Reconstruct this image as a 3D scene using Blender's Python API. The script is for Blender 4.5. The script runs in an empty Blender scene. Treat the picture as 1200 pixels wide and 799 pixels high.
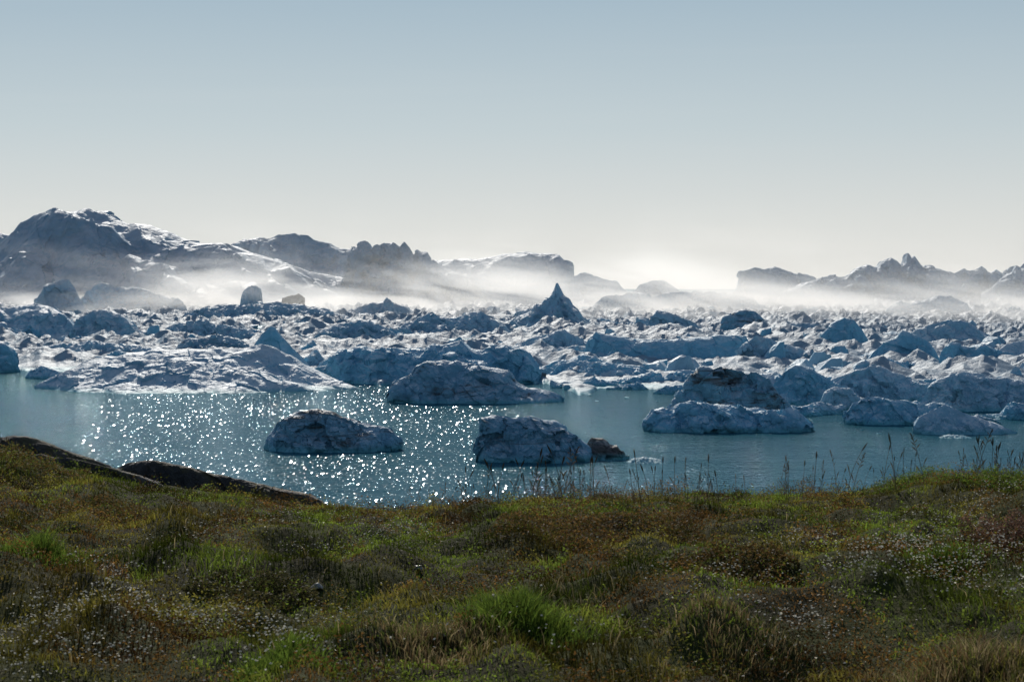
import bpy, bmesh, math, random
import numpy as np
from mathutils import Vector
SEED=7
random.seed(SEED); rng=np.random.default_rng(SEED)
C=bpy.context.scene.collection
F=2333.0; H=20.0; YH=338.0      # lens in pixels, eye height above the sea, horizon row
# ---------------------------------------------------------------- noise
_p=np.arange(256); np.random.default_rng(3).shuffle(_p); PERM=np.concatenate([_p,_p,_p])
_g=np.random.default_rng(5).normal(size=(256,3)); G3=_g/np.linalg.norm(_g,axis=1)[:,None]
RT=np.random.default_rng(9).random((256,7))
def perlin(x,y,z=0.0):
    x,y,z=np.broadcast_arrays(np.asarray(x,float),np.asarray(y,float),np.asarray(z,float))
    xi=np.floor(x).astype(int); yi=np.floor(y).astype(int); zi=np.floor(z).astype(int)
    xf=x-xi; yf=y-yi; zf=z-zi
    u=xf*xf*xf*(xf*(xf*6-15)+10); v=yf*yf*yf*(yf*(yf*6-15)+10); w=zf*zf*zf*(zf*(zf*6-15)+10)
    def g(a,b,c):
        h=PERM[(PERM[(PERM[(xi+a)&255]+yi+b)&255]+zi+c)&255]
        gr=G3[h]
        return gr[...,0]*(xf-a)+gr[...,1]*(yf-b)+gr[...,2]*(zf-c)
    def L(a,b,t): return a+(b-a)*t
    return L(L(L(g(0,0,0),g(1,0,0),u),L(g(0,1,0),g(1,1,0),u),v),
             L(L(g(0,0,1),g(1,0,1),u),L(g(0,1,1),g(1,1,1),u),v),w)*1.6
def fbm(x,y,z=0.0,o=4,gain=.5):
    s=0;a=1;t=0
    for i in range(o):
        s=s+a*perlin(x*2**i+i*17.3,y*2**i-i*9.1,z*2**i+i*3.7); t+=a; a*=gain
    return s/t
def ridged(x,y,z=0.0,o=4,gain=.5):
    s=0;a=1;t=0
    for i in range(o):
        n=1-np.abs(perlin(x*2**i+i*7.3,y*2**i+i*19.1,z*2**i-i*5.7)); s=s+a*n*n; t+=a; a*=gain
    return s/t
def shard(x,y,seed=0):
    # broken slabs: highest of many randomly tilted flat-sided wedges
    x,y=np.broadcast_arrays(np.asarray(x,float),np.asarray(y,float))
    xi=np.floor(x).astype(int); yi=np.floor(y).astype(int); best=np.full(x.shape,-.6)
    for dx in (-1,0,1):
        for dy in (-1,0,1):
            r=RT[PERM[(PERM[(xi+dx+seed)&255]+yi+dy)&255]]
            a=x-(xi+dx+r[...,0]); b=y-(yi+dy+r[...,1]); an=r[...,2]*6.283; ca,sa=np.cos(an),np.sin(an)
            p=a*ca+b*sa; q=-a*sa+b*ca
            d=np.maximum(np.maximum(p*(.45+2.6*r[...,3]),-p*(.6+2.2*r[...,4])),np.abs(q)*1.1)
            best=np.maximum(best,r[...,5]-d)
    return best
def fract(P,s,seed,slope=1.1):
    # fracture: each 3D cell is a flat broken face with its own offset and tilt
    x,y,z=P[0]/s+seed*.37,P[1]/s+seed*.71,P[2]/s
    xi=np.floor(x-.5).astype(int); yi=np.floor(y-.5).astype(int); zi=np.floor(z-.5).astype(int)
    bd=np.full(x.shape,9.); val=np.zeros(x.shape)
    for a in (0,1):
        for b in (0,1):
            for c in (0,1):
                r=RT[PERM[(PERM[(PERM[(xi+a)&255]+yi+b)&255]+zi+c+seed)&255]]
                dx=x-(xi+a+.15+.7*r[...,0]); dy=y-(yi+b+.15+.7*r[...,1]); dz=z-(zi+c+.15+.7*r[...,2])
                d=dx*dx+dy*dy+dz*dz; m=d<bd
                v=(r[...,3]-.5)*.8+slope*((r[...,4]-.5)*dx+(r[...,5]-.5)*dy+(r[...,6]-.5)*dz)
                val=np.where(m,v,val); bd=np.where(m,d,bd)
    return val
def sstep(a,b,x):
    t=np.clip((x-a)/(b-a),0,1); return t*t*(3-2*t)
# ---------------------------------------------------------------- mesh helpers
def mesh_np(name,verts,faces,cols=None,smooth=True):
    me=bpy.data.meshes.new(name); verts=np.ascontiguousarray(verts,dtype=np.float32); faces=np.asarray(faces,dtype=np.int32)
    n,k=faces.shape
    me.vertices.add(len(verts)); me.vertices.foreach_set('co',verts.ravel())
    me.loops.add(n*k); me.loops.foreach_set('vertex_index',faces.ravel())
    me.polygons.add(n); me.polygons.foreach_set('loop_start',np.arange(0,n*k,k,dtype=np.int32))
    me.polygons.foreach_set('use_smooth',np.full(n,bool(smooth)))
    me.update(calc_edges=True)
    if cols is not None:
        ca=me.color_attributes.new('Col','FLOAT_COLOR','POINT')
        c4=np.ones((len(verts),4),dtype=np.float32); c4[:,:3]=cols; ca.data.foreach_set('color',c4.ravel())
    return me
def grid_faces(nr,nc):
    i=np.arange(nr-1)[:,None]*nc+np.arange(nc-1)[None,:]
    i=i.ravel(); return np.stack([i,i+1,i+nc+1,i+nc],1)
def link(name,me,mat,loc=(0,0,0),parent=None):
    o=bpy.data.objects.new(name,me); C.objects.link(o); o.location=loc
    if mat and not me.materials: me.materials.append(mat)
    if parent: o.parent=parent
    return o
def tag(o,label,cat,group=None,kind=None):
    o['label']=label; o['category']=cat
    if group: o['group']=group
    if kind: o['kind']=kind
    return o
# ---------------------------------------------------------------- materials
def newmat(name):
    m=bpy.data.materials.new(name); m.use_nodes=True; nt=m.node_tree
    for n in list(nt.nodes): nt.nodes.remove(n)
    return m,nt
class NB:
    def __init__(s,nt): s.nt=nt
    def n(s,t,**k):
        x=s.nt.nodes.new(t)
        for a,b in k.items(): setattr(x,a,b)
        return x
    def l(s,a,b): s.nt.links.new(a,b)
    def setin(s,sock,v):
        if isinstance(v,bpy.types.NodeSocket): s.l(v,sock)
        else: sock.default_value=v
    def math(s,op,a,b=0.0,c=None,clamp=False):
        x=s.n('ShaderNodeMath',operation=op); x.use_clamp=clamp
        s.setin(x.inputs[0],a); s.setin(x.inputs[1],b)
        if c is not None: s.setin(x.inputs[2],c)
        return x.outputs[0]
    def mix(s,f,a,b):
        x=s.n('ShaderNodeMix',data_type='RGBA'); s.setin(x.inputs[0],f)
        s.setin(x.inputs[6],a if isinstance(a,bpy.types.NodeSocket) else (*a,1)); s.setin(x.inputs[7],b if isinstance(b,bpy.types.NodeSocket) else (*b,1))
        return x.outputs[2]
    def noise(s,vec,scale,detail=4,rough=.55,dist=0):
        x=s.n('ShaderNodeTexNoise'); s.l(vec,x.inputs['Vector']); x.inputs['Scale'].default_value=scale
        x.inputs['Detail'].default_value=detail; x.inputs['Roughness'].default_value=rough; x.inputs['Distortion'].default_value=dist
        return x.outputs[0]
    def remap(s,v,a,b,c=0.0,d=1.0,smooth=True):
        x=s.n('ShaderNodeMapRange'); x.interpolation_type='SMOOTHSTEP' if smooth else 'LINEAR'
        s.setin(x.inputs[0],v); x.inputs[1].default_value=a; x.inputs[2].default_value=b; x.inputs[3].default_value=c; x.inputs[4].default_value=d
        return x.outputs[0]
    def scalev(s,vec,v):
        x=s.n('ShaderNodeVectorMath',operation='MULTIPLY'); s.l(vec,x.inputs[0]); x.inputs[1].default_value=v
        return x.outputs[0]
def ice_mat(name,dirt=0.0,sc=1.0,bump=.18,white=(.66,.72,.75),bluec=(.30,.50,.63),wetc=(.11,.38,.44)):
    m,nt=newmat(name); b=NB(nt)
    out=b.n('ShaderNodeOutputMaterial'); p=b.n('ShaderNodeBsdfPrincipled')
    geo=b.n('ShaderNodeNewGeometry'); pos=geo.outputs['Position']
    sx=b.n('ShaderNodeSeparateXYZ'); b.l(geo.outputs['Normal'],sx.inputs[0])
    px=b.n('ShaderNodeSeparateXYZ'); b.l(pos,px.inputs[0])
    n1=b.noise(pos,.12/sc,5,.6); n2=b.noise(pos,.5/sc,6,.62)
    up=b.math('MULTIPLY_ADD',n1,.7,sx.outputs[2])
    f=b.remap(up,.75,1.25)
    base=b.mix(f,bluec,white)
    base=b.mix(b.remap(n2,.42,.65,0,.30),base,tuple(c*.55 for c in bluec))
    if dirt>0:
        mp=b.n('ShaderNodeMapping'); mp.inputs['Rotation'].default_value=(0,.5,.3); mp.inputs['Scale'].default_value=(.45,.8,2.2); b.l(pos,mp.inputs[0])
        n3=b.noise(mp.outputs[0],.2/sc,8,.72,.8)
        base=b.mix(b.remap(n3,.66-.26*dirt,.76-.18*dirt,0,min(1,.45+dirt)),base,(.085,.08,.075))
    wet=b.remap(px.outputs[2],.1,1.0*max(1,sc*.6),1,0)
    base=b.mix(b.math('MULTIPLY',wet,.8),base,wetc)
    b.l(base,p.inputs['Base Color']); p.inputs['Roughness'].default_value=.6
    p.inputs['Specular IOR Level'].default_value=.2
    bn=b.noise(pos,.6/sc,9,.64,.2)
    rp=b.n('ShaderNodeMapping'); rp.inputs['Rotation'].default_value=(.4,.6,.2); rp.inputs['Scale'].default_value=(1,.6,1.7); b.l(pos,rp.inputs[0])
    vo=b.n('ShaderNodeTexVoronoi'); vo.feature='F1'; vo.inputs['Scale'].default_value=.6/sc; b.l(rp.outputs[0],vo.inputs['Vector'])
    hh=b.math('MULTIPLY_ADD',b.math('MULTIPLY',vo.outputs[0],-1.0),.4,bn)
    bp=b.n('ShaderNodeBump'); bp.inputs['Strength'].default_value=1; bp.inputs['Distance'].default_value=bump*sc*1.9
    b.l(hh,bp.inputs['Height']); b.l(bp.outputs[0],p.inputs['Normal'])
    b.l(p.outputs[0],out.inputs[0]); return m
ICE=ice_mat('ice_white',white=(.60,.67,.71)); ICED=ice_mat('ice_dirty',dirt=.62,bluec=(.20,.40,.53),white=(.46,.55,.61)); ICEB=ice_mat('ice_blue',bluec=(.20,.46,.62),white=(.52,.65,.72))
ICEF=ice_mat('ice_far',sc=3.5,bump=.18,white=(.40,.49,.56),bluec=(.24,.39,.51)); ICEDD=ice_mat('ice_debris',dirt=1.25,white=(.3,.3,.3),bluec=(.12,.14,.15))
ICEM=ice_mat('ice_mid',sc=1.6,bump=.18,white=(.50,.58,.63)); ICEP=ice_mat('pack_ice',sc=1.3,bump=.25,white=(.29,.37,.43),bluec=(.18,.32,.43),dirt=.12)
def rock_mat():
    m,nt=newmat('lichen_rock'); b=NB(nt); out=b.n('ShaderNodeOutputMaterial'); p=b.n('ShaderNodeBsdfPrincipled')
    geo=b.n('ShaderNodeNewGeometry'); pos=geo.outputs['Position']
    n1=b.noise(pos,1.3,6,.65); n2=b.noise(pos,9,6,.7); n3=b.noise(pos,30,5,.7)
    base=b.mix(b.remap(n1,.35,.65),(.022,.020,.018),(.07,.06,.052))
    base=b.mix(b.remap(n2,.52,.68,0,.6),base,(.16,.145,.125))
    base=b.mix(b.remap(n3,.6,.7,0,.5),base,(.02,.018,.015))
    base=b.mix(b.remap(b.noise(pos,1.4,5,.65),.47,.56,0,.9),base,(.075,.06,.022))
    b.l(base,p.inputs['Base Color']); p.inputs['Roughness'].default_value=.8
    bp=b.n('ShaderNodeBump'); bp.inputs['Distance'].default_value=.10; bp.inputs['Strength'].default_value=1
    b.l(b.math('ADD',n2,b.math('ADD',n1,b.math('MULTIPLY',n3,.4))),bp.inputs['Height']); b.l(bp.outputs[0],p.inputs['Normal'])
    b.l(p.outputs[0],out.inputs[0]); return m
ROCK=rock_mat()
def plant_mat(name,trans=.35,col=None,rough=.6):
    m,nt=newmat(name); b=NB(nt); out=b.n('ShaderNodeOutputMaterial'); p=b.n('ShaderNodeBsdfPrincipled')
    t=b.n('ShaderNodeBsdfTranslucent'); mx=b.n('ShaderNodeMixShader'); mx.inputs[0].default_value=trans
    if col is None:
        a=b.n('ShaderNodeVertexColor'); a.layer_name='Col'; c=a.outputs[0]
    else:
        geo=b.n('ShaderNodeNewGeometry'); n=b.noise(geo.outputs['Position'],14,3)
        c=b.mix(n,tuple(x*.6 for x in col),tuple(x*1.3 for x in col))
    b.l(c,p.inputs['Base Color']); b.l(c,t.inputs[0]); p.inputs['Roughness'].default_value=rough
    p.inputs['Specular IOR Level'].default_value=.05
    b.l(p.outputs[0],mx.inputs[1]); b.l(t.outputs[0],mx.inputs[2]); b.l(mx.outputs[0],out.inputs[0]); return m
PLANT=plant_mat('plant_leaf',.52); PETAL=plant_mat('petal',.55,(.84,.80,.68)); STRAW=plant_mat('straw_stalk',.3,(.09,.07,.04))
def ground_mat():
    m,nt=newmat('tundra_soil'); b=NB(nt); out=b.n('ShaderNodeOutputMaterial'); p=b.n('ShaderNodeBsdfPrincipled')
    geo=b.n('ShaderNodeNewGeometry'); pos=geo.outputs['Position']
    n1=b.noise(pos,.8,5,.6); n2=b.noise(pos,7,6,.7)
    base=b.mix(b.remap(n1,.4,.6),(.028,.027,.010),(.046,.052,.014)); base=b.mix(b.remap(n2,.5,.7,0,.8),base,(.052,.040,.018))
    b.l(base,p.inputs['Base Color']); p.inputs['Roughness'].default_value=.95; p.inputs['Specular IOR Level'].default_value=.05
    bp=b.n('ShaderNodeBump'); bp.inputs['Distance'].default_value=.05; b.l(n2,bp.inputs['Height']); b.l(bp.outputs[0],p.inputs['Normal'])
    b.l(p.outputs[0],out.inputs[0]); return m
SOIL=ground_mat()
def water_mat():
    m,nt=newmat('sea_water'); b=NB(nt); out=b.n('ShaderNodeOutputMaterial'); p=b.n('ShaderNodeBsdfDiffuse'); g=b.n('ShaderNodeBsdfGlossy'); mx=b.n('ShaderNodeMixShader')
    geo=b.n('ShaderNodeNewGeometry'); pos=geo.outputs['Position']
    big=b.noise(b.scalev(pos,(.012,.006,1)),1,3,.5)
    b.l(b.mix(b.remap(big,.35,.65),(.017,.082,.112),(.025,.106,.138)),p.inputs[0])
    g.inputs['Color'].default_value=(.60,.80,.92,1); g.inputs['Roughness'].default_value=.06
    w1=b.noise(b.scalev(pos,(1.3,.55,1)),1.0,4,.6,.3); w2=b.noise(b.scalev(pos,(.05,.07,1)),1.0,3,.5)
    h=b.math('MULTIPLY_ADD',w2,1.6,w1)
    bp=b.n('ShaderNodeBump'); bp.inputs['Strength'].default_value=1; bp.inputs['Distance'].default_value=.36
    b.l(h,bp.inputs['Height']); b.l(bp.outputs[0],g.inputs['Normal']); b.l(bp.outputs[0],p.inputs['Normal'])
    fr=b.n('ShaderNodeFresnel'); fr.inputs[0].default_value=1.33; b.l(bp.outputs[0],fr.inputs['Normal'])
    b.l(b.math('MULTIPLY',fr.outputs[0],.44),mx.inputs[0]); b.l(p.outputs[0],mx.inputs[1]); b.l(g.outputs[0],mx.inputs[2])
    # steep little ripple faces, one tilt per wavelet: they flash where they mirror the sun
    vo=b.n('ShaderNodeTexVoronoi'); vo.feature='F1'; vo.inputs['Scale'].default_value=1; vo.inputs['Randomness'].default_value=1
    b.l(b.scalev(pos,(9.0,.85,1)),vo.inputs['Vector']); s=b.n('ShaderNodeSeparateColor'); b.l(vo.outputs['Color'],s.inputs[0])
    cx=b.n('ShaderNodeCombineXYZ'); b.l(b.math('MULTIPLY_ADD',s.outputs[0],.36,-.18),cx.inputs[0]); b.l(b.math('MULTIPLY_ADD',s.outputs[1],.60,-.30),cx.inputs[1]); cx.inputs[2].default_value=1
    nn=b.n('ShaderNodeVectorMath',operation='NORMALIZE'); b.l(cx.outputs[0],nn.inputs[0])
    g2=b.n('ShaderNodeBsdfGlossy'); g2.inputs['Color'].default_value=(.8,.85,.88,1); g2.inputs['Roughness'].default_value=.09; b.l(nn.outputs[0],g2.inputs['Normal'])
    m2=b.n('ShaderNodeMixShader'); wind=b.noise(b.scalev(pos,(.02,.012,1)),1,4,.6)
    b.l(b.math('MULTIPLY',b.remap(wind,.36,.62,.15,1),.017),m2.inputs[0]); b.l(mx.outputs[0],m2.inputs[1]); b.l(g2.outputs[0],m2.inputs[2])
    b.l(m2.outputs[0],out.inputs[0]); return m
WATER=water_mat()
# ---------------------------------------------------------------- sea
me=mesh_np('water',np.array([[-40000,-300,0],[40000,-300,0],[40000,60000,0],[-40000,60000,0]]),[[0,1,2,3]],smooth=False)
tag(link('water',me,WATER),'rippled teal sea water with sun glitter between shore and icebergs','water',kind='structure')
# ---------------------------------------------------------------- shore terrain
YK=[-60,0,8,12,16,20,24,27,30,40,60,80,110]; DK=[0.2,1.55,1.6,1.78,2.0,2.28,2.60,3.05,3.8,7.5,15.5,22,24]
PK=[-600,-200,0,100,200,300,380,460,540,640,860,1000,1060,1200,1500,2200]
AK=[490,505,528,548,568,585,596,599,595,588,583,578,566,556,540,520]
def ground_z(x,y):
    d=np.interp(y,YK,DK)
    px=600+F*x/24.0
    a=(np.interp(px,PK,AK)-YH)/F
    w=sstep(9,24,y)
    d=d+w*(a-.1083)*24
    z=H-d
    n=fbm(x*.45,y*.35,1.3,3)*.24+fbm(x*1.2,y*.8,4.7,3)*.24+ridged(x*.9,y*.6,8.2,2)*.22-.15
    far=sstep(30,60,np.abs(x))
    z=z+n*(.35+.65*sstep(5,9,y))*(1-.6*sstep(18,24,y))+far*fbm(x*.03,y*.03,2.2,3)*3
    return z
xs=np.concatenate([np.linspace(-200,-16,40)[:-1],np.linspace(-16,-8.5,60)[:-1],np.linspace(-8.5,8.5,260),np.linspace(8.5,16,60)[1:],np.linspace(16,200,40)[1:]])
ys=np.concatenate([np.linspace(-60,5,30)[:-1],np.linspace(5,28,330),np.linspace(28,110,90)[1:]])
X,Y=np.meshgrid(xs,ys); Z=ground_z(X,Y)
me=mesh_np('ground',np.stack([X.ravel(),Y.ravel(),Z.ravel()],1),grid_faces(len(ys),len(xs)))
tag(link('ground',me,SOIL),'mossy uneven tundra shore sloping down to the sea','ground',kind='structure')
# ---------------------------------------------------------------- icebergs and rocks from their outlines
def hash_of(s):
    h=7
    for ch in s: h=(h*31+ord(ch))%9973
    return h
def berg(name,label,sil,mat,base=None,Yc=None,dep=.5,crest=.1,pf=2.2,pb=1.8,rough=.13,flute=.25,nx=190,nt=100,cat='iceberg',sink=2.0,fs=1.0,maxdep=None,zbase=0.0,parent=None,smooth=False,group=None,seed=None,fr=.16):
    seed=hash_of(label) if seed is None else seed
    sil=np.array(sil,float)
    wpx=sil[-1,0]-sil[0,0]
    if Yc is None:
        Yf=F*(H-zbase)/(base-YH); dm=dep*wpx*Yf/F/2
        if maxdep: dm=min(dm,maxdep)
        Yc=Yf+dm*.75
    else:
        dm=dep*wpx*Yc/F/2
        if maxdep: dm=min(dm,maxdep)
    X0=(sil[:,0]-600)*Yc/F; Zs=H+(YH-sil[:,1])*Yc/F-zbase
    cx=(X0[0]+X0[-1])/2; W=(X0[-1]-X0[0])
    u=np.linspace(0,1,nx); u=(.5-.5*np.cos(u*math.pi))*.35+u*.65
    t=np.linspace(-1,1,nt); t=np.sign(t)*np.abs(t)**.85
    U,T=np.meshgrid(u,t); XX=X0[0]+W*U
    Smax=Zs.max()
    ox,oy=seed%97*1.37,seed%53*2.11
    L=Smax*1.1*fs
    warp=(T-crest)*dm*1.0*fbm(XX/(W*.3+1e-6)+ox,T*1.2+oy,.5,3)
    S=np.interp(XX+warp,X0,Zs,left=-sink,right=-sink)
    wd=dm*(np.clip(1-np.abs(2*U-1)**3.2,0,1)**.5*.92+.08)*(1+.25*fbm(U*5+ox,oy,.1,3))
    YY=T*wd
    c=crest+.25*fbm(U*3+oy,ox,.7,3)*(0 if rough<.06 else 1)
    a=np.where(T<c,(c-T)/(1+c),(T-c)/(1-c)); a=np.clip(a,0,1)
    pw=np.where(T<c,pf,pb)*(1+.6*fbm(XX/(L*1.3)+oy,T*.7+ox,2.,3))
    g=1-a**np.maximum(pw,.8)
    Zz=(S+sink)*g-sink
    env=np.clip(Zz/Smax,0,1)
    env=np.sqrt(env)*(.30+.70*np.clip(np.abs(T-c)*2.2,0,1))
    s1=shard(XX/(L*.75)+ox,YY/(L*.75)+oy,seed%200)-.35; s2=shard(XX/(L*.30)+oy,YY/(L*.30)+ox,seed%170)-.35
    Zz=Zz+Smax*rough*(1.8*s1+.65*s2)*env
    k=np.clip(np.abs(T-c)*1.5,0,1)
    fl=shard(XX/(L*.5)+ox,Zz/(L*.6)+oy,seed%150)-.35; fl3=shard(XX/(L*.22)+ox,Zz/(L*.22)+oy,seed%120)-.35
    YY=YY-Smax*flute*k*(fl*1.1+fl3*.3)*np.where(T<c,1,-1)
    V=np.stack([(XX-cx),YY,Zz],2)
    # broken faces: fracture displacement along the surface normal, three sizes
    du=np.gradient(V,axis=1); dv=np.gradient(V,axis=0); N=np.cross(du,dv); N/=np.linalg.norm(N,axis=2)[...,None]+1e-9
    Q=(V[...,0]+.35*V[...,2],V[...,1],V[...,2])
    D=fract(Q,L*.68,seed%200,1.5)*1.0+fract(Q,L*.27,seed%190+3)*.38+fract(Q,L*.10,seed%180+9)*.10
    ek=(.14+.86*np.clip(np.abs(T-c)*3,0,1))*sstep(-.3*sink,.25*Smax,Zz)
    V=V+N*(Smax*fr*D*ek)[...,None]
    me=mesh_np(name,V.reshape(-1,3),grid_faces(nt,nx),smooth=smooth)
    if parent is not None:
        pl=parent.location; o=link(name,me,mat,(cx-pl[0],Yc-pl[1],zbase-pl[2]),parent); o['label']=label; return o
    return tag(link(name,me,mat,(cx,Yc,zbase)),label,cat,group)
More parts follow.
